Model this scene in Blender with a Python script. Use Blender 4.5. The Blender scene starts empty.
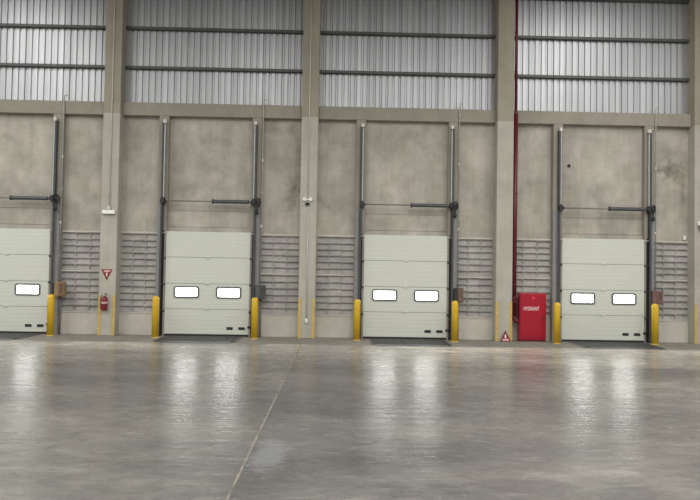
import bpy, bmesh, math, random
from mathutils import Vector, Matrix

random.seed(7)
scene = bpy.context.scene
col = scene.collection
PI = math.pi

# ---------------------------------------------------------------- materials
def new_mat(name):
    m = bpy.data.materials.new(name)
    m.use_nodes = True
    nt = m.node_tree
    b = nt.nodes['Principled BSDF']
    return m, nt, b

def N(nt, kind, **kw):
    n = nt.nodes.new(kind)
    for k, v in kw.items():
        setattr(n, k, v)
    return n

def ramp(nt, fac, stops):
    r = N(nt, 'ShaderNodeValToRGB')
    e = r.color_ramp.elements
    e[0].position, e[0].color = stops[0][0], (*stops[0][1], 1)
    e[1].position, e[1].color = stops[-1][0], (*stops[-1][1], 1)
    for p, c in stops[1:-1]:
        x = e.new(p)
        x.color = (*c, 1)
    nt.links.new(fac, r.inputs['Fac'])
    return r.outputs['Color']

def noise(nt, vec, scale, detail=5.0, rough=0.55, dist=0.0):
    n = N(nt, 'ShaderNodeTexNoise')
    n.inputs['Scale'].default_value = scale
    n.inputs['Detail'].default_value = detail
    n.inputs['Roughness'].default_value = rough
    n.inputs['Distortion'].default_value = dist
    nt.links.new(vec, n.inputs['Vector'])
    return n.outputs['Fac']

def mapped(nt, vec, sc=(1, 1, 1), loc=(0, 0, 0)):
    m = N(nt, 'ShaderNodeMapping')
    m.inputs['Scale'].default_value = sc
    m.inputs['Location'].default_value = loc
    nt.links.new(vec, m.inputs['Vector'])
    return m.outputs['Vector']

def mixc(nt, mode, fac, a, b):
    n = N(nt, 'ShaderNodeMix', data_type='RGBA', blend_type=mode)
    for sock, v in ((n.inputs[0], fac), (n.inputs[6], a), (n.inputs[7], b)):
        if hasattr(v, 'links'):
            nt.links.new(v, sock)
        elif isinstance(v, (int, float)):
            sock.default_value = v
        else:
            sock.default_value = (*v, 1)
    return n.outputs[2]

def math_(nt, op, a, b=None, clamp=False):
    n = N(nt, 'ShaderNodeMath', operation=op)
    n.use_clamp = clamp
    for i, v in enumerate((a, b)):
        if v is None:
            continue
        if hasattr(v, 'links'):
            nt.links.new(v, n.inputs[i])
        else:
            n.inputs[i].default_value = v
    return n.outputs[0]

def bump(nt, b, h, strength=0.3, dist=0.01):
    n = N(nt, 'ShaderNodeBump')
    n.inputs['Strength'].default_value = strength
    n.inputs['Distance'].default_value = dist
    nt.links.new(h, n.inputs['Height'])
    nt.links.new(n.outputs['Normal'], b.inputs['Normal'])

def concrete(name, c, var=0.16, big=0.55, stains=(), streak=0.0, rough=0.85, warm=0.03, split=None):
    """cast concrete: cloudy tone, fine grain, pores, optional damp stains (x, z, rx, rz, strength)"""
    m, nt, b = new_mat(name)
    g = N(nt, 'ShaderNodeNewGeometry').outputs['Position']
    lo = tuple(max(0, v * (1 - var)) for v in c)
    hi = tuple(min(1, v * (1 + var)) for v in c)
    n1 = noise(nt, g, big, 6, 0.6, 0.4)
    colr = ramp(nt, n1, [(0.3, lo), (0.7, hi)])
    n2 = noise(nt, mapped(nt, g, (1, 1, 1), (9, 3, 5)), big * 3.1, 6, 0.6, 0.3)
    colr = mixc(nt, 'MULTIPLY', 0.8, colr,
                ramp(nt, n2, [(0.32, (1 - var * .9, 1 - var * .95, 1 - var * 1.0 - warm)), (0.62, (1.04, 1.03, 1.02))]))
    n6 = noise(nt, mapped(nt, g, (1, 1, 1), (2, 8, 1)), big * 1.7, 4, 0.6, 0.5)
    colr = mixc(nt, 'MULTIPLY', 0.8, colr, ramp(nt, n6, [(0.36, (.935, .955, .91)), (0.6, (1.03, 1.0, 1.0))]))
    n3 = noise(nt, g, 38, 3, 0.6)
    colr = mixc(nt, 'MULTIPLY', 0.5, colr, ramp(nt, n3, [(0.3, (.86, .86, .86)), (0.65, (1.05, 1.05, 1.05))]))
    if streak:
        ns = noise(nt, mapped(nt, g, (5, 5, .35)), 1.0, 4, 0.6)
        colr = mixc(nt, 'MULTIPLY', streak, colr, ramp(nt, ns, [(0.38, (.72, .70, .66)), (0.6, (1, 1, 1))]))
    if split:                      # a darker, browner tone above the given height
        sz_ = N(nt, 'ShaderNodeSeparateXYZ')
        nt.links.new(g, sz_.inputs[0])
        colr = mixc(nt, 'MULTIPLY', math_(nt, 'GREATER_THAN', sz_.outputs['Z'], split[0]), colr, split[1])
    for (sx, sz, rx, rz, st) in stains:
        v = mapped(nt, g, (1 / rx, 0, 1 / rz), (-sx / rx, 0, -sz / rz))
        ln = N(nt, 'ShaderNodeVectorMath', operation='LENGTH')
        nt.links.new(v, ln.inputs[0])
        nn = noise(nt, g, 6, 5, 0.65)
        d = math_(nt, 'ADD', ln.outputs['Value'], math_(nt, 'MULTIPLY', math_(nt, 'SUBTRACT', nn, .5), 1.9))
        mask = math_(nt, 'MULTIPLY', math_(nt, 'SUBTRACT', 1.0, d, True), st, True)
        colr = mixc(nt, 'MIX', mask, colr, (c[0] * .36, c[1] * .33, c[2] * .30))
    nt.links.new(colr, b.inputs['Base Color'])
    b.inputs['Roughness'].default_value = rough
    b.inputs['Specular IOR Level'].default_value = 0.25
    bump(nt, b, math_(nt, 'ADD', n3, math_(nt, 'MULTIPLY', n2, 2.0)), 0.25, 0.01)
    return m

def plain(name, c, rough=0.5, metal=0.0, spec=0.5, var=0.06, scale=6.0, bmp=0.0, emit=None):
    m, nt, b = new_mat(name)
    g = N(nt, 'ShaderNodeTexCoord').outputs['Object']
    n1 = noise(nt, g, scale, 4, 0.6)
    colr = ramp(nt, n1, [(0.3, tuple(v * (1 - var) for v in c)), (0.7, tuple(min(1, v * (1 + var)) for v in c))])
    nt.links.new(colr, b.inputs['Base Color'])
    b.inputs['Roughness'].default_value = rough
    b.inputs['Metallic'].default_value = metal
    b.inputs['Specular IOR Level'].default_value = spec
    if bmp:
        bump(nt, b, noise(nt, g, scale * 8, 3, 0.6), bmp, 0.004)
    if emit:
        b.inputs['Emission Color'].default_value = (*emit[0], 1)
        b.inputs['Emission Strength'].default_value = emit[1]
    return m

STAINS = [(5.36, 4.15, .30, .75, .8), (5.48, 5.2, .18, 1.2, .5), (4.75, 5.95, .35, .22, .6), (5.3, 5.95, .22, .25, .45),
          (16.38, 4.95, .42, .36, .95), (16.66, 4.4, .14, .9, .6), (16.0, 5.0, .34, .16, .6), (16.3, 5.5, .3, .25, .4),
          (13.4, 3.35, .5, .12, .3), (8.0, 4.05, .35, .22, .25), (3.4, 4.9, .9, .5, .2), (6.5, 4.1, .4, .6, .2)]
M = {}
M['panel'] = concrete('wall panel concrete', (.45, .428, .385), .21, .8, STAINS, .3)
M['column'] = concrete('column concrete', (.45, .435, .39), .10, .8, (), .25, split=(6.24, (.74, .71, .65)))
M['beam'] = concrete('beam concrete', (.30, .28, .24), .09, .9, (), .1)
M['base'] = concrete('wall base concrete', (.53, .505, .46), .08, 1.1)
M['block'] = concrete('vent block concrete', (.365, .358, .345), .18, 1.6)
M['apron'] = concrete('apron concrete', (.245, .235, .21), .12, .9, rough=.8)
M['ceiling'] = plain('roof sheeting', (.30, .30, .30), .7)
M['door'] = plain('door sheet steel', (.60, .62, .55), .45, 0, .4, .015, 2)
M['door_edge'] = plain('door end cap', (.57, .585, .53), .5)
M['rubber'] = plain('black rubber', (.014, .014, .015), .7)
M['galv'] = plain('galvanised steel', (.40, .41, .405), .5, .3, .5, .12, 9)
M['galv_plate'] = plain('dull zinc plate', (.25, .252, .250), .6, .1, .3, .10, 5)
M['track'] = plain('dark track steel', (.070, .074, .074), .6, .1, .3, .15, 7)
M['spring'] = plain('grey spring steel', (.105, .105, .115), .5, .5, .4, .1, 9)
M['shaft'] = plain('oiled steel shaft', (.20, .195, .17), .5, .2)
M['dark'] = plain('dark bracket steel', (.035, .036, .040), .55, .3)
M['girt'] = plain('girt steel', (.085, .085, .082), .5, .3, .4, .1, 3)
M['yellow'] = plain('yellow bollard paint', (.66, .42, .020), .38, 0, .5, .08, 5)
M['yellow_faded'] = plain('faded yellow paint', (.52, .38, .12), .55, 0, .4, .18, 12)
M['white'] = plain('white plastic', (.80, .79, .75), .4)
M['offwhite'] = plain('grey white fitting', (.58, .57, .52), .45)
M['lens'] = plain('frosted lamp lens', (.86, .85, .80), .3)
M['red'] = plain('red cabinet paint', (.36, .003, .020), .30, 0, .5, .05, 3)
M['red_dark'] = plain('dark red pipe paint', (.105, .006, .016), .4, 0, .5, .08, 8)
M['red_bottle'] = plain('extinguisher red', (.17, .008, .022), .3)
M['red_sign'] = plain('sign red', (.18, .006, .016), .5)
M['pink'] = plain('faded sign print', (.62, .36, .36), .5)
M['lettering'] = plain('white lettering', (.82, .68, .68), .5)
M['alarm'] = plain('red alarm lens', (.78, .05, .09), .25)
M['brown'] = plain('brown box paint', (.175, .105, .070), .55, 0, .4, .15, 14)
M['ochre'] = plain('ochre box paint', (.26, .175, .085), .55, 0, .4, .2, 14)
M['redbrown'] = plain('red brown box paint', (.165, .095, .080), .55, 0, .4, .12, 14)
M['boxgrey'] = plain('dark grey box paint', (.085, .090, .085), .5)
M['conduit'] = plain('conduit grey', (.36, .36, .33), .5, .2)
M['conduit_dark'] = plain('dark flexible conduit', (.10, .10, .105), .6)
M['leveler'] = plain('dark checker plate', (.055, .055, .055), .6, .3, .4, .15, 4, .3)
M['leveler_lip'] = plain('worn steel lip', (.13, .13, .135), .45, .5)
M['joint'] = concrete('joint filler', (.22, .207, .18), .4, 3)
M['pane'] = plain('daylit window pane', (.9, .9, .9), .3, emit=((1.0, .98, .94), 6.5))
M['frame'] = plain('dark window gasket', (.12, .125, .122), .6)

# ribbed metal sheet
m, nt, b = new_mat('ribbed metal sheet')
g = N(nt, 'ShaderNodeNewGeometry').outputs['Position']
n1 = noise(nt, mapped(nt, g, (5.5, 1, .10)), 1.0, 3, .5)
nt.links.new(ramp(nt, n1, [(.3, (.36, .365, .375)), (.7, (.48, .485, .50))]), b.inputs['Base Color'])
b.inputs['Metallic'].default_value = .75
b.inputs['Roughness'].default_value = .46
M['sheet'] = m

# polished floor
m, nt, b = new_mat('polished concrete floor')
g = N(nt, 'ShaderNodeNewGeometry').outputs['Position']
sx = N(nt, 'ShaderNodeSeparateXYZ')
nt.links.new(g, sx.inputs[0])
n1 = noise(nt, mapped(nt, g, (.30, .42, 1)), 1.0, 7, .62, .7)
c1 = ramp(nt, n1, [(.30, (.105, .103, .100)), (.52, (.150, .147, .140)), (.74, (.210, .205, .194))])
n2 = noise(nt, mapped(nt, g, (.9, 1.5, 1), (4, 7, 0)), 1.4, 7, .65, .8)
c1 = mixc(nt, 'MULTIPLY', .75, c1, ramp(nt, n2, [(.33, (.74, .735, .74)), (.64, (1.12, 1.11, 1.09))]))
n3 = noise(nt, g, 22, 4, .6)
c1 = mixc(nt, 'MULTIPLY', .6, c1, ramp(nt, n3, [(.3, (.84, .84, .84)), (.68, (1.10, 1.10, 1.10))]))
n4 = noise(nt, mapped(nt, g, (1.0, 2.2, 1), (3, 1, 0)), 3.4, 6, .72, 1.2)
c1 = mixc(nt, 'MULTIPLY', .9, c1, ramp(nt, n4, [(.34, (.80, .79, .78)), (.50, (.98, .98, .98)), (.68, (1.22, 1.21, 1.19))]))
n5 = noise(nt, mapped(nt, g, (.16, .5, 1), (1, 8, 0)), 1.0, 4, .6, .5)
c1 = mixc(nt, 'MULTIPLY', .8, c1, ramp(nt, n5, [(.36, (.74, .75, .76)), (.62, (1.18, 1.17, 1.13))]))
# the two pours meet at the joint: the right-hand one is a little darker and greyer
pour = math_(nt, 'GREATER_THAN', sx.outputs['X'], 5.77)
c1 = mixc(nt, 'MULTIPLY', pour, c1, (.84, .84, .87))
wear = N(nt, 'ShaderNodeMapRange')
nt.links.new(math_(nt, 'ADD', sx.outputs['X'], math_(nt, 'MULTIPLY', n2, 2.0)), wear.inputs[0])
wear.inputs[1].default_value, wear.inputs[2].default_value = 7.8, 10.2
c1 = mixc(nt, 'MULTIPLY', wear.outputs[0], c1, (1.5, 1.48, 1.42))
# paler band along the wall: brighter light there put into the floor colour
lit_band = N(nt, 'ShaderNodeMapRange')
nt.links.new(math_(nt, 'ADD', sx.outputs['Y'], math_(nt, 'MULTIPLY', n4, 1.8)), lit_band.inputs[0])
lit_band.inputs[1].default_value, lit_band.inputs[2].default_value = -4.2, -1.0
c1 = mixc(nt, 'MULTIPLY', lit_band.outputs[0], c1, (2.9, 2.84, 2.7))
# paler patch right of the joint: a bluish reflection mixed into the colour
v = mapped(nt, g, (1 / .21, 1 / .72, 0), (-5.99 / .21, 11.1 / .72, 0))
ln = N(nt, 'ShaderNodeVectorMath', operation='LENGTH')
nt.links.new(v, ln.inputs[0])
pd = math_(nt, 'ADD', ln.outputs['Value'], math_(nt, 'MULTIPLY', math_(nt, 'SUBTRACT', n4, .5), 4.2))
pm = math_(nt, 'MULTIPLY', math_(nt, 'MULTIPLY', math_(nt, 'SUBTRACT', 1.1, pd, True), 1.6, True), .5, True)
c1 = mixc(nt, 'MIX', pm, c1, (.25, .26, .265))
nt.links.new(c1, b.inputs['Base Color'])
rr = N(nt, 'ShaderNodeMapRange')
nt.links.new(n2, rr.inputs[0])
rr.inputs[1].default_value, rr.inputs[2].default_value = .3, .7
rr.inputs[3].default_value, rr.inputs[4].default_value = .20, .30
nt.links.new(rr.outputs[0], b.inputs['Roughness'])
b.inputs['Specular IOR Level'].default_value = .5
nb = noise(nt, mapped(nt, g, (.55, 3.4, 1)), 1.9, 4, .58)
bump(nt, b, nb, .34, .03)
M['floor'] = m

# ---------------------------------------------------------------- mesh helpers
class MB:
    """collects shapes, then links them as ONE mesh object"""
    def __init__(s):
        s.bm = bmesh.new()

    def box(s, x0, x1, y0, y1, z0, z1, bev=0.0, seg=1):
        r = bmesh.ops.create_cube(s.bm, size=1.0)
        vs = r['verts']
        for v in vs:
            v.co = Vector((x0 + (v.co.x + .5) * (x1 - x0), y0 + (v.co.y + .5) * (y1 - y0), z0 + (v.co.z + .5) * (z1 - z0)))
        if bev:
            es = list({e for v in vs for e in v.link_edges})
            bmesh.ops.bevel(s.bm, geom=es, offset=bev, segments=seg, affect='EDGES', profile=.5)
        return s

    def cyl(s, p0, p1, r0, r1=None, n=20, caps=True):
        p0, p1 = Vector(p0), Vector(p1)
        r1 = r0 if r1 is None else r1
        d = p1 - p0
        q = d.to_track_quat('Z', 'Y')
        a, bb = [], []
        for i in range(n):
            t = 2 * PI * i / n
            o = Vector((math.cos(t), math.sin(t), 0))
            a.append(s.bm.verts.new(p0 + q @ (o * r0)))
            bb.append(s.bm.verts.new(p1 + q @ (o * r1)))
        for i in range(n):
            j = (i + 1) % n
            s.bm.faces.new((a[i], a[j], bb[j], bb[i])).smooth = True
        if caps:
            s.bm.faces.new(a[::-1])
            s.bm.faces.new(bb)
        return s

    def lathe(s, c, prof, n=24, axis='Z'):
        """prof: (radius, height) pairs; turned about axis through c"""
        c = Vector(c)
        rings = []
        for r, h in prof:
            ring = []
            for i in range(n):
                t = 2 * PI * i / n
                if axis == 'Z':
                    o = Vector((r * math.cos(t), r * math.sin(t), h))
                elif axis == 'Y':
                    o = Vector((r * math.cos(t), h, r * math.sin(t)))
                else:
                    o = Vector((h, r * math.cos(t), r * math.sin(t)))
                ring.append(s.bm.verts.new(c + o))
            rings.append(ring)
        for a, bb in zip(rings, rings[1:]):
            for i in range(n):
                j = (i + 1) % n
                s.bm.faces.new((a[i], a[j], bb[j], bb[i])).smooth = True
        s.bm.faces.new(rings[0])
        s.bm.faces.new(rings[-1])
        return s

    def tube(s, pts, r, n=10):
        pts = [Vector(p) for p in pts]
        rings = []
        for i, p in enumerate(pts):
            d = (pts[min(i + 1, len(pts) - 1)] - pts[max(i - 1, 0)]).normalized()
            up = Vector((0, 1, 0)) if abs(d.y) < .9 else Vector((1, 0, 0))
            u = d.cross(up).normalized()
            w = d.cross(u)
            rings.append([s.bm.verts.new(p + (u * math.cos(2 * PI * k / n) + w * math.sin(2 * PI * k / n)) * r) for k in range(n)])
        for a, bb in zip(rings, rings[1:]):
            for i in range(n):
                j = (i + 1) % n
                s.bm.faces.new((a[i], a[j], bb[j], bb[i])).smooth = True
        s.bm.faces.new(rings[0][::-1])
        s.bm.faces.new(rings[-1])
        return s

    def torus(s, c, R, r, axis='X', n=28, k=8):
        c = Vector(c)
        rings = []
        for i in range(n):
            t = 2 * PI * i / n
            ring = []
            for j in range(k):
                u = 2 * PI * j / k
                a, h = R + r * math.cos(u), r * math.sin(u)
                if axis == 'X':
                    o = Vector((h, a * math.cos(t), a * math.sin(t)))
                elif axis == 'Y':
                    o = Vector((a * math.cos(t), h, a * math.sin(t)))
                else:
                    o = Vector((a * math.cos(t), a * math.sin(t), h))
                ring.append(s.bm.verts.new(c + o))
            rings.append(ring)
        for i in range(n):
            a, bb = rings[i], rings[(i + 1) % n]
            for j in range(k):
                l = (j + 1) % k
                s.bm.faces.new((a[j], a[l], bb[l], bb[j])).smooth = True
        return s

    def extrude(s, poly, axis, a0, a1):
        """closed polygon swept along an axis; poly is in the two other axes (x: (y,z); y: (x,z); z: (x,y))"""
        def P(q, a):
            return {'x': (a, q[0], q[1]), 'y': (q[0], a, q[1]), 'z': (q[0], q[1], a)}[axis]
        A = [s.bm.verts.new(P(q, a0)) for q in poly]
        B = [s.bm.verts.new(P(q, a1)) for q in poly]
        n = len(poly)
        for i in range(n):
            j = (i + 1) % n
            s.bm.faces.new((A[i], A[j], B[j], B[i]))
        s.bm.faces.new(A[::-1])
        s.bm.faces.new(B)
        return s

    def frame(s, outer, inner, y0, y1):
        """ring between two loops of (x,z) points with the same count"""
        n = len(outer)
        v = [[s.bm.verts.new((p[0], y, p[1])) for p in lp] for lp in (outer, inner) for y in (y0, y1)]
        o0, o1, i0, i1 = v
        for k in range(n):
            j = (k + 1) % n
            for a, bb in ((o0, o1), (i1, i0), (i0, o0), (o1, i1)):
                s.bm.faces.new((a[k], a[j], bb[j], bb[k]))
        return s

    def build(s, name, mat, parent=None, loc=None):
        bmesh.ops.recalc_face_normals(s.bm, faces=s.bm.faces[:])
        me = bpy.data.meshes.new(name)
        s.bm.to_mesh(me)
        s.bm.free()
        me.materials.append(mat)
        o = bpy.data.objects.new(name, me)
        col.objects.link(o)
        if parent:
            o.parent = parent
        if loc:
            o.location = loc
        return o

def rrect(x0, x1, z0, z1, r, n=5):
    pts = []
    for cx, cz, a in ((x1 - r, z1 - r, 0), (x0 + r, z1 - r, 90), (x0 + r, z0 + r, 180), (x1 - r, z0 + r, 270)):
        for k in range(n + 1):
            t = math.radians(a + 90 * k / n)
            pts.append((cx + r * math.cos(t), cz + r * math.sin(t)))
    return pts

def tag(o, label, cat, group=None, kind=None):
    o['label'] = label
    o['category'] = cat
    if group:
        o['group'] = group
    if kind:
        o['kind'] = kind
    return o

def thing(name, label, cat, loc=(0, 0, 0), group=None):
    o = bpy.data.objects.new(name, None)
    o.empty_display_size = .2
    col.objects.link(o)
    o.location = loc
    return tag(o, label, cat, group)

def copy_tree(o, parent=None):
    c = o.copy()
    col.objects.link(c)
    if parent:
        c.parent = parent
    for ch in list(o.children):
        copy_tree(ch, c)
    return c

def dup(o, loc, label):
    c = copy_tree(o)
    c.location = loc
    c['label'] = label
    return c

def struct(mb, name, mat, label, cat):
    o = mb.build(name, mat)
    return tag(o, label, cat, None, 'structure')

# ---------------------------------------------------------------- layout
COLX = [.02, 5.59, 11.15, 16.82]          # left faces of the columns, each .47 wide
CW = .47
DC = [-2.64, 3.00, 8.61, 14.28]           # door centres
XL, XR = -5.6, 22.4                       # ends of the wall that is built
BAYS = [(XL, .02), (.49, 5.59), (6.06, 11.15), (11.62, 16.82), (17.29, XR)]
BEAM0, BEAM1 = 6.23, 6.605
BAYNAME = ['left of the extinguisher column', 'right of the extinguisher column',
           'around the third door from left', 'around the door beside the red cabinet', 'beyond the rightmost column']
SHEET_TOP = 10.4

# floor, apron, joint
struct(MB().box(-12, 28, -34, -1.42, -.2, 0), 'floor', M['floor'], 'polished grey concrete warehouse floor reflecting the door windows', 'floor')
struct(MB().box(-12, 28, -1.42, .5, -.2, 0), 'floor_apron', M['apron'], 'unpolished darker concrete strip along the foot of the dock wall', 'floor')
struct(MB().box(5.760, 5.783, -34, -1.42, -.05, .0012), 'trim_1', M['joint'], 'pale filled joint running across the polished floor', 'floor joint')
struct(MB().box(-12, 28, -34, .5, SHEET_TOP, SHEET_TOP + .15), 'ceiling', M['ceiling'], 'grey sheet metal roof above the dock hall', 'ceiling')

# columns
cl = ['leftmost visible concrete column, carrying the fire extinguisher', 'concrete column with the small white wall lamp and conduit',
      'concrete column beside the red hydrant cabinet', 'concrete column at the right edge of the photo']
for i, x in enumerate(COLX):
    struct(MB().box(x, x + CW, 0, .45, 0, SHEET_TOP, .012), 'concrete_column', M['column'], cl[i], 'column')

# beams, cladding, girts, wall panels
def sheet_profile(x0, x1, y):
    pts = []
    pitch = .182
    x = x0
    while x < x1 - .01:
        for dx, dy in ((0, 0), (.098, 0), (.118, .032), (.158, .032), (.178, 0)):
            if x + dx < x1:
                pts.append((x + dx, y + dy))
        x += pitch
    pts.append((x1, pts[-1][1]))
    return pts

for i, (x0, x1) in enumerate(BAYS):
    struct(MB().box(x0, x1, .18, .44, BEAM0, BEAM1, .012), 'concrete_beam', M['beam'], 'concrete beam across the bay ' + BAYNAME[i], 'beam')
    mb = MB()
    p = sheet_profile(x0, x1, .40)
    A = [mb.bm.verts.new((q[0], q[1], BEAM1 - .05)) for q in p]
    B = [mb.bm.verts.new((q[0], q[1], SHEET_TOP)) for q in p]
    C2 = [mb.bm.verts.new((q[0], q[1] + .05, BEAM1 - .05)) for q in p]
    D2 = [mb.bm.verts.new((q[0], q[1] + .05, SHEET_TOP)) for q in p]
    for k in range(len(p) - 1):
        mb.bm.faces.new((A[k], A[k + 1], B[k + 1], B[k]))
        mb.bm.faces.new((C2[k], D2[k], D2[k + 1], C2[k + 1]))
        mb.bm.faces.new((B[k], B[k + 1], D2[k + 1], D2[k]))
    struct(mb, 'wall_upper', M['sheet'], 'ribbed silver metal cladding above the beam in the bay ' + BAYNAME[i], 'wall')
    for nm, z in (('lower', 7.645), ('upper', 8.785), ('topmost', 9.95)):
        mb = MB()
        t, h, dd = .006, .078, .11
        y1 = .398
        mb.extrude([(y1 - dd, z - h / 2), (y1, z - h / 2), (y1, z - h / 2 + t), (y1 - dd + t, z - h / 2 + t), (y1 - dd + t, z + h / 2 - t),
                    (y1, z + h / 2 - t), (y1, z + h / 2), (y1 - dd, z + h / 2)], 'x', x0, x1)
        struct(mb, 'steel_girt', M['girt'], nm + ' horizontal steel girt in the bay ' + BAYNAME[i], 'girt')

def vent_blocks(mb, x0, x1, z0, z1, yf, cols, rows):
    """pierced concrete blocks: each a frame round a recess with a sloping sill"""
    bm = mb.bm
    w, h = (x1 - x0) / cols, (z1 - z0) / rows
    dp = .06
    def face(*pts):
        bm.faces.new([bm.verts.new(p) for p in pts])
    for r in range(rows):
        for c in range(cols):
            a0, a1 = x0 + c * w, x0 + (c + 1) * w
            b0, b1 = z0 + r * h, z0 + (r + 1) * h
            j = random.uniform(-.006, .006)
            i0, i1 = a0 + .014, a1 - .014
            k0, k1 = b0 + .014 + j, b1 - .014 + j
            km = k0 + (k1 - k0) * random.uniform(.70, .86)
            d = dp * random.uniform(.7, 1.0)
            y = yf
            face((a0, y, b0), (a1, y, b0), (i1, y, k0), (i0, y, k0))
            face((a1, y, b0), (a1, y, b1), (i1, y, k1), (i1, y, k0))
            face((a1, y, b1), (a0, y, b1), (i0, y, k1), (i1, y, k1))
            face((a0, y, b1), (a0, y, b0), (i0, y, k0), (i0, y, k1))
            face((i0, y, k1), (i0, y + d, k1), (i1, y + d, k1), (i1, y, k1))
            face((i0, y + d, k1), (i0, y + d, km), (i1, y + d, km), (i1, y + d, k1))
            face((i0, y, k0), (i1, y, k0), (i1, y + d, km), (i0, y + d, km))
            face((i0, y, k0), (i0, y + d, km), (i0, y + d, k1), (i0, y, k1))
            face((i1, y, k0), (i1, y, k1), (i1, y + d, k1), (i1, y + d, km))
    mb.box(x0, x1, yf + .088, yf + .12, z0, z1)

PW = .20   # pilaster width; the inner faces stand 1.17 from the door centre
nth = ['leftmost', 'second', 'third', 'rightmost']
for i, c in enumerate(DC):
    bx0, bx1 = BAYS[i]
    # concrete posts either side of the door
    for sgn, side in ((-1, 'left'), (1, 'right')):
        a, b_ = sorted((c + sgn * 1.185, c + sgn * 1.46))
        struct(MB().box(a, b_, .18, .44, 0, BEAM0, .01), 'concrete_pilaster', M['beam'],
               'narrow concrete post on the %s of the %s dock door' % (side, nth[i]), 'post')
        s0, s1 = (bx0, a) if sgn < 0 else (b_, bx1)
        lab = 'in the strip %s of the %s dock door' % (side, nth[i])
        struct(MB().box(s0, s1, .37, .44, 2.93, BEAM0), 'wall_back', M['panel'], 'weathered cast concrete wall ' + lab, 'wall')
        mb = MB()
        mb.box(s0, s1, .325, .44, 2.875, 2.93, .008)
        mb.box(s0, s1, .33, .44, 1.765, 1.80, .006)
        mb.box(s0, s1, .345, .44, 0, .61)
        mb.box(s0, s1, .33, .44, .60, .63, .006)
        struct(mb, 'wall_base', M['base'], 'pale concrete base and thin ledges ' + lab, 'wall')
        mb = MB()
        vent_blocks(mb, s0, s1, 1.80, 2.875, .345, 3, 6)
        vent_blocks(mb, s0, s1, .63, 1.765, .345, 3, 6)
        struct(mb, 'vent_block_wall', M['block'], 'grey pierced ventilation blocks ' + lab, 'wall')
    # wall above the door with its shadow joint
    mb = MB()
    mb.box(c - 1.185, c + 1.185, .36, .44, 3.56, BEAM0)
    mb.box(c - 1.185, c + 1.185, .375, .44, 3.54, 3.56)
    mb.box(c - 1.185, c + 1.185, .36, .44, 3.09, 3.54)
    mb.box(c - 1.185, c + 1.185, .375, .44, 3.07, 3.09)
    mb.box(c - 1.185, c + 1.185, .31, .44, 2.80, 3.07)
    struct(mb, 'wall_back', M['panel'], 'weathered cast concrete wall above the %s dock door' % nth[i], 'wall')
struct(MB().box(17.29, XR, .30, .44, 0, BEAM0), 'wall_back', M['panel'], 'plain concrete wall beyond the rightmost column', 'wall')

# ---------------------------------------------------------------- dock door (origin: floor under the door centre, y = .20 in the wall)
DG = 'sectional dock doors'
HW = 1.235
door = thing('dock_door', 'leftmost white sectional dock door, cut off by the left edge', 'door', (DC[0], .20, 0), DG)
zs = [.055, .762, 1.48, 2.222, 2.955]
for k in range(4):
    z0, z1 = zs[k] + .005, zs[k + 1] - .005
    prof = [(.045, z0), (.045, z1)]
    n = 6
    pz = (z1 - z0) / n
    front = [(-.004, z1)]
    for q in range(n, 0, -1):
        zt = z0 + q * pz
        if q < n:
            front += [(-.004, zt + .010), (-.001, zt + .004), (-.001, zt - .004), (-.004, zt - .010)]
    front += [(-.004, z0)]
    poly = [(.045, z0), (.045, z1)] + front
    mb = MB()
    mb.extrude(poly, 'x', -HW, HW)
    sec = mb.build('door_section', M['door'], door)
    # galvanised end caps seen as a slightly greyer rim
    for sx_ in (-1, 1):
        a, b_ = sorted((sx_ * (HW + .004), sx_ * (HW - .028)))
        MB().box(a, b_, -.009, .046, z0, z1, .002).build('end_cap', M['door_edge'], sec)
    if k < 3:
        MB().box(-HW + .03, HW - .03, .008, .04, z1 - .006, z1 + .014).build('seam_seal', M['rubber'], door)
        hb = MB()
        hb.box(-.05, .05, -.020, -.004, z1 - .035, z1 + .035, .004)
        hb.cyl((-.055, -.022, z1 + .004), (.055, -.022, z1 + .004), .010, n=10)
        hb.build('centre_hinge', M['door_edge'], door)
for k, z in enumerate([.70, 1.455, 2.195, 2.905]):
    for sx_ in (-1, 1):
        mb = MB()
        xa = sx_ * (HW - .05)
        xb = sx_ * (HW + .05)
        a, b_ = sorted((xa, sx_ * (HW + .012)))
        mb.box(a, b_, -.045, -.006, z - .028, z + .028, .005)
        mb.cyl((xa, -.042, z), (xb, -.042, z), .012, n=10)
        mb.cyl((sx_ * (HW + .03), -.042, z), (xb, -.042, z), .024, n=14)
        mb.build('roller_hinge', M['galv'] if k == 3 else M['track'], door)
mb = MB()
mb.box(HW - .075, HW + .03, -.055, -.006, .24, .30, .006)
mb.cyl((HW - .04, -.05, .27), (HW - .04, -.085, .27), .018, n=12)
mb.build('bolt_latch', M['dark'], door)
MB().box(-HW, HW, -.006, .05, .0, .058, .008).build('bottom_seal', M['rubber'], door)
for wx in (-.585, .605):
    x0, x1, z0, z1 = wx - .358, wx + .358, 1.068, 1.405
    mb = MB()
    mb.frame(rrect(x0, x1, z0, z1, .07), rrect(x0 + .052, x1 - .052, z0 + .050, z1 - .050, .035), -.020, -.003)
    fr = mb.build('window', M['frame'], door)
    mb = MB()
    mb.extrude(rrect(x0 + .050, x1 - .050, z0 + .048, z1 - .048, .037), 'y', -.010, -.003)
    mb.build('pane', M['pane'], fr)
for hx in (.655, .990):
    mb = MB()
    mb.frame(rrect(hx - .090, hx + .090, .192, .268, .012), rrect(hx - .065, hx + .065, .210, .250, .008), -.016, -.003)
    mb.box(hx - .066, hx + .066, -.008, -.003, .209, .251)
    mb.box(hx - .012, hx + .012, -.018, -.008, .21, .25)
    mb.build('recessed_handle', M['dark'], door)
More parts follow.
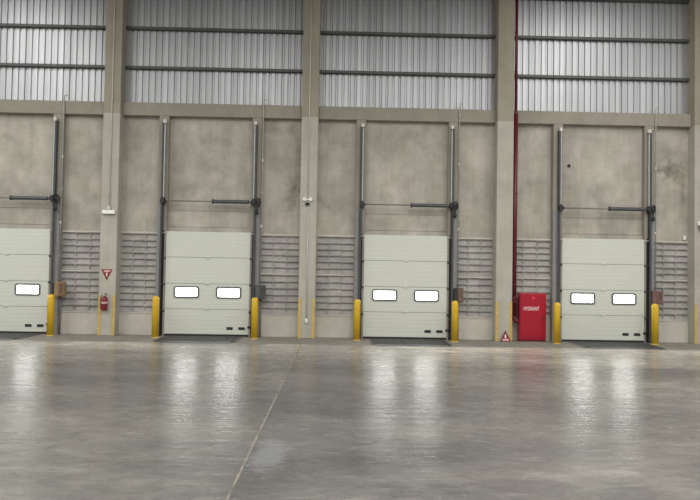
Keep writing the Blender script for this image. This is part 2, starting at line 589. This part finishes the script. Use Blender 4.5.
# tracks
for sx_ in (-1, 1):
    def X(v0, v1):
        return sorted((sx_ * v0, sx_ * v1))
    mb = MB()
    a, b_ = X(1.318, 1.340)
    mb.box(a, b_, -.125, -.022, .02, 6.02, .003)
    a, b_ = X(1.270, 1.335)
    mb.box(a, b_, -.040, -.022, 2.98, 6.02, .003)
    a, b_ = X(1.285, 1.335)
    mb.box(a, b_, -.128, -.112, .02, 6.02, .003)
    tr = mb.build('vertical_track', M['track'], door)
    mb = MB()
    a, b_ = X(1.252, 1.284)
    mb.box(a, b_, -.122, -.050, 3.9, 5.98, .003)
    mb.build('track_flange', M['galv'], tr)
    mb = MB()
    a, b_ = X(1.235, 1.325)
    mb.box(a, b_, -.135, -.02, 6.00, 6.11, .012)
    mb.build('track_end_stop', M['offwhite'], tr)
    mb = MB()
    a, b_ = X(1.345, 1.452)
    mb.box(a, b_, -.030, -.022, .0, 3.72, .002)
    a, b_ = X(1.345, 1.352)
    mb.box(a, b_, -.100, -.024, .0, 3.72, .002)
    for z in (.35, 1.0, 1.7, 2.4, 3.1):
        mb.cyl((sx_ * 1.41, -.040, z), (sx_ * 1.41, -.024, z), .014, n=8)
    mb.build('jamb_plate', M['galv_plate'], door)
    a, b_ = X(1.2395, 1.3175)
    MB().box(a, b_, -.0215, -.012, .0, 2.97).build('side_shade', M['rubber'], door)  # dark strip standing in for the shade between door edge and track
    # bearing bracket
    mb = MB()
    a, b_ = X(1.24, 1.33)
    mb.box(a, b_, -.20, -.022, 3.72, 3.90, .012)
    mb.cyl((sx_ * 1.20, -.13, 3.805), (sx_ * 1.345, -.13, 3.805), .055, n=18)
    mb.build('bearing_bracket', M['dark'], door)
# shaft, spring, drum, hand chain
MB().cyl((-1.24, -.13, 3.805), (1.32, -.13, 3.805), .020, n=14).build('torsion_shaft', M['shaft'], door)
mb = MB()
prof = []
xx = .15
while xx < 1.14:
    prof += [(.049, xx), (.055, xx + .010)]
    xx += .02
mb.lathe((0, -.13, 3.805), [(.02, .13)] + prof + [(.02, 1.16)], 18, 'X')
sp = mb.build('torsion_spring', M['spring'], door)
mb = MB()
mb.lathe((0, -.13, 3.805), [(.03, .105), (.068, .108), (.068, .145), (.03, .148)], 18, 'X')
mb.build('spring_plug', M['track'], sp)
mb = MB()
mb.torus((0, 0, 0), .105, .019, 'X')
mb.cyl((-.03, 0, 0), (.03, 0, 0), .033, n=14)
for k in range(3):
    t = PI * k / 3
    mb.cyl((0, -.1 * math.cos(t), -.1 * math.sin(t)), (0, .1 * math.cos(t), .1 * math.sin(t)), .010, n=8)
cw = mb.build('chain_wheel', M['dark'], door, (1.385, -.165, 3.81))
cw.rotation_euler = (0, 0, math.radians(-42))
mb = MB()
mb.tube([(1.345, -.225, 3.76), (1.347, -.22, 3.62), (1.36, -.2, 3.56), (1.37, -.15, 3.54), (1.385, -.11, 3.56), (1.395, -.09, 3.62), (1.40, -.085, 3.74)], .011, 8)
mb.lathe((1.368, -.15, 3.50), [(.012, .10), (.050, .075), (.055, .03), (.045, -.02), (.012, -.04)], 14, 'Z')
mb.build('hand_chain', M['dark'], door)

doors = [door]
for c, lab in zip(DC[1:], ['white sectional dock door between the extinguisher column and the wall lamp column',
                           'white sectional dock door between the wall lamp column and the red pipe column',
                           'rightmost white sectional dock door, to the right of the red cabinet']):
    doors.append(dup(door, (c, .20, 0), lab))

# ---------------------------------------------------------------- dock leveler plates
lev = thing('dock_leveler', 'dark steel dock plate in front of the leftmost door, cut by the frame edge', 'dock plate', (-2.64, -.62, 0), 'steel dock plates')
mb = MB()
mb.box(-1.02, 1.02, -.55, .70, .002, .022, .004)
for k in range(9):
    for j in range(6):
        x, y = -.9 + k * .225, -.45 + j * .2
        mb.box(x, x + .09, y, y + .012, .022, .025)
mb.build('deck_plate', M['leveler'], lev)
mb = MB()
mb.extrude([(-.55, .022), (-.55, .002), (-.80, .002), (-.80, .008)], 'x', -.98, .98)
mb.build('lip', M['leveler_lip'], lev)
mb = MB()
mb.cyl((-.98, -.55, .018), (.98, -.55, .018), .012, n=10)
mb.build('lip_hinge', M['leveler'], lev)
for s in (-1, 1):
    a, b_ = sorted((s * 1.02, s * 1.07))
    MB().box(a, b_, -.55, .70, .002, .018, .003).build('side_angle', M['leveler_lip'], lev)
for x, lab in ((2.97, 'dark steel dock plate on the floor before the second door from left'),
               (8.66, 'dark steel dock plate on the floor before the third door from left'),
               (14.30, 'dark steel dock plate on the floor before the rightmost door')):
    dup(lev, (x, -.62, 0), lab)

# ---------------------------------------------------------------- bollards
bol = thing('safety_bollard', 'yellow bollard at the right jamb of the leftmost dock door', 'bollard', (-1.15, -.30, 0), 'yellow bollards beside the dock doors')
MB().lathe((0, 0, 0), [(.092, .012), (.092, 1.05), (.088, 1.085), (.076, 1.115), (.05, 1.134), (.015, 1.14)], 28).build('post', M['yellow'], bol)
mb = MB()
mb.lathe((0, 0, 0), [(.112, .001), (.112, .010), (.098, .016), (.093, .03)], 28)
mb.build('base_collar', M['yellow_faded'], bol)
for x, y, lab in ((1.725, -.38, 'yellow bollard at the left jamb of the second door from left'),
                  (4.42, -.32, 'yellow bollard at the right jamb of the second door from left'),
                  (7.235, -.32, 'yellow bollard at the left jamb of the third door from left'),
                  (9.945, -.33, 'yellow bollard at the right jamb of the third door from left'),
                  (12.755, -.40, 'yellow bollard between the red cabinet and the rightmost door'),
                  (15.55, -.28, 'yellow bollard at the right jamb of the rightmost dock door')):
    dup(bol, (x, y, 0), lab)

# ---------------------------------------------------------------- corner guards (painted angles at the column feet)
def guard(xc, sgn, label):
    w = .085
    a, b_ = sorted((xc, xc - sgn * w))
    g = MB().box(a, b_, -.009, -.001, .001, 1.12, .002)
    o = g.build('corner_guard', M['yellow_faded'])
    return tag(o, label, 'corner guard', 'faded yellow corner guards on the columns')
for x, nm in zip(COLX, ['the extinguisher column', 'the wall lamp column', 'the column with the leaning triangle sign', 'the column at the right edge']):
    guard(x, -1, 'faded yellow corner strip on the left corner of ' + nm)
    if x < 16:
        guard(x + CW, 1, 'faded yellow corner strip on the right corner of ' + nm)

# ---------------------------------------------------------------- door control boxes and conduits
def control_box(x0, x1, z0, z1, mbody, mcover, label):
    c = (x0 + x1) / 2
    t = thing('control_box', label, 'control box', (c, .145, z0), 'door control boxes on the jambs')
    w, h = (x1 - x0) / 2, z1 - z0
    MB().box(-w, w, -.13, .018, 0, h, .008).build('box_body', mbody, t)
    mb = MB()
    mb.box(-w * .15, w * .92, -.142, -.13, .015, h - .015, .006)
    cv = mb.build('cover', mcover, t)
    for k, z in enumerate((.30, .22, .14)):
        MB().cyl((w * .40, -.150, h * z / .40), (w * .40, -.141, h * z / .40), .022, n=14).build('push_button', M['dark'], cv)
    MB().cyl((0, -.05, -.05), (0, -.05, .002), .028, n=14).build('cable_gland', M['rubber'], t)
    return t
BOX = [(-1.215, -.945, 1.06, 1.47, M['ochre'], M['brown'], 'ochre brown control box right of the leftmost dock door'),
       (4.385, 4.650, 1.08, 1.47, M['boxgrey'], M['track'], 'dark grey control box right of the second door from left'),
       (9.985, 10.240, 1.085, 1.475, M['dark'], M['brown'], 'control box with brown cover right of the third door from left'),
       (15.635, 15.925, 1.11, 1.49, M['redbrown'], M['redbrown'], 'red brown control box above the rightmost bollard')]
for q in BOX:
    control_box(*q)

for i, c in enumerate(DC):
    x0, x1, z0, z1 = BOX[i][:4]
    xc = max(c + 1.49, (x0 + .04))
    t = thing('electrical_conduit', ['thin grey conduit rising right of the leftmost dock door',
              'thin grey conduit rising right of the second door from left',
              'thin grey conduit rising right of the third door from left',
              'thin grey conduit rising right of the rightmost dock door'][i], 'conduit', (xc, .155, z1), 'conduits beside the doors')
    H = 6.70 - z1
    pts = [(0, 0, .002), (0, 0, H)] + [(.045 * (1 - math.cos(a)), .0, H + .06 * math.sin(a)) for a in (math.radians(d) for d in (20, 45, 70, 90, 110, 135, 155))]
    pts += [(.10, 0, H + .02)]
    MB().tube(pts, .017, 10).build('pipe', M['conduit'], t)
    for z in (3.14 - z1, 5.0 - z1):
        MB().lathe((0, 0, z), [(.015, -.04), (.022, -.035), (.022, .035), (.015, .04)], 12).build('coupling', M['offwhite'], t)
    for z in (2.2 - z1, 4.1 - z1, 6.4 - z1):
        MB().box(-.03, .03, -.017, .024, z - .012, z + .012, .003).build('saddle_clip', M['galv'], t)
    tp = tag(MB().tube([(0, 0, 0), (0, .01, .4), (0, .0, z0 - .052)], .022, 10).build('cable_drop', M['conduit_dark'], None, ((x0 + x1) / 2, .11, .001)),
             ['dark cable dropping to the floor from the ochre box', 'dark cable dropping to the floor from the dark grey box',
              'dark cable dropping to the floor from the box with brown cover', 'dark cable dropping to the floor from the red brown box'][i],
             'cable', 'cables under the control boxes')

# ---------------------------------------------------------------- column services
# emergency light on the extinguisher column
el = thing('emergency_light', 'white emergency light bar on the extinguisher column', 'emergency light', (.255, 0, 3.385), 'emergency light bars on columns')
MB().box(-.178, .178, -.075, .001, 0, .115, .012, 2).build('housing', M['white'], el)
MB().box(-.155, .155, -.085, -.072, .012, .090, .008, 2).build('diffuser', M['lens'], el)
mb = MB()
mb.box(-.045, .045, -.06, -.001, .125, .235, .015, 2)
mb.cyl((0, -.03, .113), (0, -.03, .13), .016, n=12)
mb.build('junction_box', M['offwhite'], el)
el2 = dup(el, (17.065, 0, 3.36), 'white emergency light bar at the right edge of the photo')
mb = MB()
mb.tube([(-.14 + .0, -.03, .002), (-.15, -.035, -.05), (-.14, -.04, -.12), (-.10, -.04, -.165), (-.05, -.04, -.15), (-.02, -.035, -.09), (-.01, -.03, .002)], .012, 8)
mb.build('cable_loop', M['dark'], el2)

def col_conduit(x, z0, z1, label):
    t = thing('electrical_conduit', label, 'conduit', (x, -.02, z0), 'conduits down the columns')
    MB().cyl((0, 0, 0), (0, 0, z1 - z0), .0125, n=12).build('pipe', M['offwhite'], t)
    z = z0 + .35
    while z < z1:
        MB().box(-.03, .03, -.016, .019, z - z0 - .012, z - z0 + .012, .003).build('saddle_clip', M['galv'], t)
        z += 1.35
    return t
col_conduit(.262, 3.622, 10.38, 'pale conduit down to the emergency light on the extinguisher column')
col_conduit(5.805, 3.98, 10.38, 'pale conduit down the column above the small white wall lamp')
col_conduit(5.825, .56, 3.73, 'pale conduit down the column below the small white wall lamp')

# small wall lamp on the middle column
wl = thing('wall_lamp', 'small white wall lamp with dark underside on the column between second and third doors', 'wall lamp', (5.80, 0, 3.73), None)
MB().box(-.075, .075, -.035, -.001, .01, .245, .012, 2).build('back_plate', M['offwhite'], wl)
for s in (-1, 1):
    MB().lathe((s * .085, -.035, .17), [(.018, -.04), (.045, -.045), (.058, -.015), (.058, .0), (.03, .03)], 18, 'Y').build('lamp_head', M['white'], wl)
mb = MB()
mb.frame(rrect(-.048, .048, .125, .22, .012), rrect(-.030, .030, .142, .202, .008), -.055, -.035)
mb.build('bezel', M['track'], wl)
MB().box(-.033, .033, -.045, -.034, .139, .205, .004).build('lens', M['lens'], wl)
MB().lathe((0, -.06, .055), [(.02, -.055), (.05, -.04), (.066, -.005), (.066, .02), (.04, .03)], 18, 'Z').build('dark_dome', M['dark'], wl)

so = thing('wall_socket', 'small white socket low on the wall lamp column', 'socket', (5.825, 0, .43), None)
MB().box(-.04, .04, -.045, -.001, 0, .125, .01, 2).build('box', M['white'], so)
MB().box(-.028, .028, -.052, -.044, .012, .060, .005).build('flap', M['offwhite'], so)

sb = thing('junction_box', 'small pale junction box on the wall near the right edge', 'junction box', (16.70, .352, 2.96), None)
MB().box(-.045, .045, -.05, .019, 0, .14, .01, 2).build('box', M['offwhite'], sb)
MB().box(-.035, .035, -.056, -.049, .02, .12, .005).build('cover', M['white'], sb)

hp = tag(MB().lathe((13.33, .36, 5.06), [(.045, -.001), (.048, -.018), (.030, -.022), (.028, -.006), (.008, -.005)], 18, 'Y').build('sleeve_plug', M['dark']),
         'small dark round plug in the concrete wall above the rightmost door', 'plug')

# ---------------------------------------------------------------- fire extinguisher
fx = thing('fire_extinguisher', 'red fire extinguisher hung low on the leftmost visible column', 'fire extinguisher', (.225, -.095, .70), None)
MB().lathe((0, 0, 0), [(.05, .0), (.078, .008), (.084, .03), (.084, .29), (.078, .33), (.055, .365), (.030, .382), (.026, .40)], 24).build('cylinder', M['red_bottle'], fx)
mb = MB()
mb.lathe((0, 0, .40), [(.028, -.002), (.030, .02), (.022, .045), (.012, .055)], 16)
mb.box(-.012, .075, -.012, .012, .425, .440, .004)
mb.extrude([(-.012, .452), (.085, .480), (.085, .490), (-.012, .466)], 'y', -.012, .012)
mb.build('valve', M['dark'], fx)
mb = MB()
mb.cyl((.0, -.03, .425), (0, -.045, .425), .018, n=14)
mb.build('gauge', M['white'], fx)
mb = MB()
mb.tube([(-.02, 0, .425), (-.07, -.01, .42), (-.098, -.02, .36), (-.098, -.03, .25), (-.094, -.03, .12)], .010, 8)
mb.lathe((-.094, -.03, .05), [(.010, .08), (.012, .02), (.017, 0)], 10)
mb.build('hose', M['rubber'], fx)
mb = MB()
mb.lathe((0, 0, 0), [(.0845, .19), (.0852, .192), (.0852, .245), (.0845, .247)], 24)
mb.build('label_band', M['pink'], fx)
MB().box(-.03, .03, .078, .0962, .20, .34, .004).build('wall_bracket', M['dark'], fx)

# ---------------------------------------------------------------- triangular extinguisher signs
def tri_sign(label, loc, tilt, up):
    t = thing('extinguisher_sign', label, 'sign', loc, 'red triangular extinguisher signs')
    W, H = .155, .31      # half width, height; the apex points up or down
    def part(name, pts, y0, y1, m):
        mb = MB()
        mb.extrude([(p[0], p[1] * up) for p in pts], 'y', y0, y1)
        return mb.build(name, m, t)
    part('plate', [(-W, 0), (W, 0), (0, H)], -.005, .001, M['red_sign'])
    part('print_band', [(-.100, .022), (.100, .022), (.072, .078), (-.072, .078)], -.0065, -.005, M['pink'])
    part('pictogram', [(-.020, .098), (.020, .098), (.020, .162), (.008, .178), (.008, .198), (.022, .204), (.022, .210), (-.012, .206),
                       (-.008, .198), (-.008, .178), (-.020, .162)], -.0065, -.005, M['lettering'])
    t.rotation_euler = (tilt, 0, 0)
    return t
tri_sign('red triangular extinguisher sign pointing down, above the fire extinguisher', (.238, -.002, 1.845), 0, -1)
tri_sign('red triangular extinguisher sign standing on the floor against the column beside the red cabinet', (11.425, -.075, .003), -.20, 1)

# ---------------------------------------------------------------- hydrant cabinet
hc = thing('hydrant_cabinet', 'red hydrant cabinet standing left of the rightmost dock door', 'hydrant cabinet', (12.222, .02, 0), None)
hw = .380
mb = MB()
mb.box(-hw, hw, .022, .25, .05, 1.37, .012, 2)
mb.build('cabinet_body', M['red'], hc)
MB().box(-hw + .012, hw - .012, .03, .245, .001, .055, .004).build('plinth', M['red_dark'], hc)
mb = MB()
mb.box(-hw + .022, hw - .022, .004, .024, .11, 1.345, .006, 2)
dr = mb.build('cabinet_door', M['red'], hc)
mb = MB()
mb.frame(rrect(-.22, .25, .28, .80, .05), rrect(-.205, .235, .295, .785, .04), -.002, .006)
mb.build('door_relief', M['red'], dr)
mb = MB()
mb.box(hw - .10, hw - .075, -.022, .004, .60, .72, .006, 2)
mb.build('handle', M['red_dark'], dr)
for z in (.3, .75, 1.15):
    MB().cyl((-hw + .016, .006, z - .04), (-hw + .016, .006, z + .04), .010, n=10).build('hinge', M['red_dark'], dr)
mb = MB()
mb.box(-.035, .045, -.004, .006, 1.18, 1.27, .006)
mb.lathe((.005, -.003, 1.225), [(.034, 0), (.032, -.018), (.022, -.030), (.006, -.034)], 18, 'Y')
mb.build('alarm_lamp', M['alarm'], hc)
cu = bpy.data.curves.new('lettering', 'FONT')
cu.body = 'HYDRANT'
cu.size = .128
cu.align_x = 'CENTER'
cu.align_y = 'CENTER'
cu.extrude = .0015
cu.offset = .0012
tmp = bpy.data.objects.new('lettering_source', cu)
col.objects.link(tmp)
dg = bpy.context.evaluated_depsgraph_get()
me = bpy.data.meshes.new_from_object(tmp.evaluated_get(dg))
bpy.data.objects.remove(tmp)
xs = [v.co.x for v in me.vertices]
wdt = max(xs) - min(xs)
mid = (max(xs) + min(xs)) / 2
for v in me.vertices:
    v.co = Vector(((v.co.x - mid) * .44 / wdt, -v.co.z + .0025, v.co.y * 1.2 + .925))
me.materials.clear()
me.materials.append(M['lettering'])
lt = bpy.data.objects.new('lettering', me)
col.objects.link(lt)
lt.parent = hc
lt.location = (-.045, 0, 0)
lt['label'] = 'white word HYDRANT'

# ---------------------------------------------------------------- red riser pipe
rp = thing('fire_riser_pipe', 'dark red fire pipe running up the right side of the column to the roof', 'pipe', (11.70, .10, .45), None)
B0 = .45
MB().cyl((0, 0, 6.55 - B0), (0, 0, 10.38 - B0), .042, n=18).build('upper_pipe', M['red_dark'], rp)
MB().cyl((0, 0, .25), (0, 0, 6.50 - B0), .062, n=20).build('lower_pipe', M['red_dark'], rp)
MB().lathe((0, 0, 6.5 - B0), [(.066, -.05), (.068, -.01), (.050, .05), (.046, .08)], 18).build('reducer', M['red_dark'], rp)
for z in (1.6, 4.2, 7.69, 8.84):
    r = .069 if z < 6 else .049
    mb = MB()
    mb.lathe((0, 0, z - B0), [(r - .008, -.025), (r, -.022), (r, .022), (r - .008, .025)], 18)
    mb.box(-.0798, -.03, -.012, .012, z - B0 - .02, z - B0 + .02, .004)
    mb.build('pipe_clamp', M['red_dark'], rp)
mb = MB()
mb.tube([(0, 0, .26), (.003, 0, .20), (.02, 0, .145), (.055, 0, .12), (.09, 0, .118), (.1425, 0, .118)], .058, 14)
mb.build('elbow', M['red_dark'], rp)
mb = MB()
mb.lathe((0, 0, .72), [(.055, -.09), (.077, -.085), (.077, -.06), (.066, -.05), (.072, .0), (.066, .05), (.077, .06), (.077, .085), (.055, .09)], 18)
mb.cyl((0, -.06, .72), (0, -.13, .72), .014, n=10)
mb.torus((0, -.13, .72), .06, .010, 'Y')
mb.cyl((-.06, -.13, .72), (.06, -.13, .72), .008, n=8)
mb.build('valve', M['red_dark'], rp)

# ---------------------------------------------------------------- camera
cx, cz, D, yaw, pit, rol = 6.6891, 2.0028, 18.0082, .0182, .0276, .0168
F = Vector((math.sin(yaw) * math.cos(pit), math.cos(yaw) * math.cos(pit), math.sin(pit)))
r = Vector((math.cos(yaw), -math.sin(yaw), 0))
u = r.cross(F)
R = r * math.cos(rol) + u * math.sin(rol)
U = -r * math.sin(rol) + u * math.cos(rol)
cam = bpy.data.cameras.new('camera')
cam.sensor_fit = 'HORIZONTAL'
cam.sensor_width = 36
cam.lens = 36 * 640 / 700
cam.clip_end = 200
co = bpy.data.objects.new('camera', cam)
col.objects.link(co)
mw = Matrix((R, U, -F)).transposed().to_4x4()
mw.translation = Vector((cx, -D, cz))
co.matrix_world = mw
scene.camera = co

# ---------------------------------------------------------------- light
def area(name, loc, sx_, sy_, power, color, rot=(0, 0, 0)):
    l = bpy.data.lights.new(name, 'AREA')
    l.shape = 'RECTANGLE'
    l.size, l.size_y = sx_, sy_
    l.energy = power
    l.color = color
    o = bpy.data.objects.new(name, l)
    o.location = loc
    o.rotation_euler = rot
    col.objects.link(o)
for x, y0, y1, wd, p in ((-10.0, -4, -26, 2.0, 800), (-4.2, -2.5, -25, 3.0, 850), (3.0, -7, -25, 2.0, 640), (8.6, -7, -25, 2.0, 640),
                         (14.6, -2.5, -25, 3.0, 850), (20.5, -6, -26, 2.0, 700)):
    area('skylight', (x, (y0 + y1) / 2, SHEET_TOP - .06), wd, y0 - y1, p, (1.0, .985, .95))

w = bpy.data.worlds.new('world')
w.use_nodes = True
bg = w.node_tree.nodes['Background']
bg.inputs['Color'].default_value = (1.0, .985, .95, 1)
bg.inputs['Strength'].default_value = .45
scene.world = w

vs = scene.view_settings
vs.view_transform = 'Standard'
vs.look = 'None'
vs.gamma = 1
vs.exposure = 0.5
vs.use_curve_mapping = False
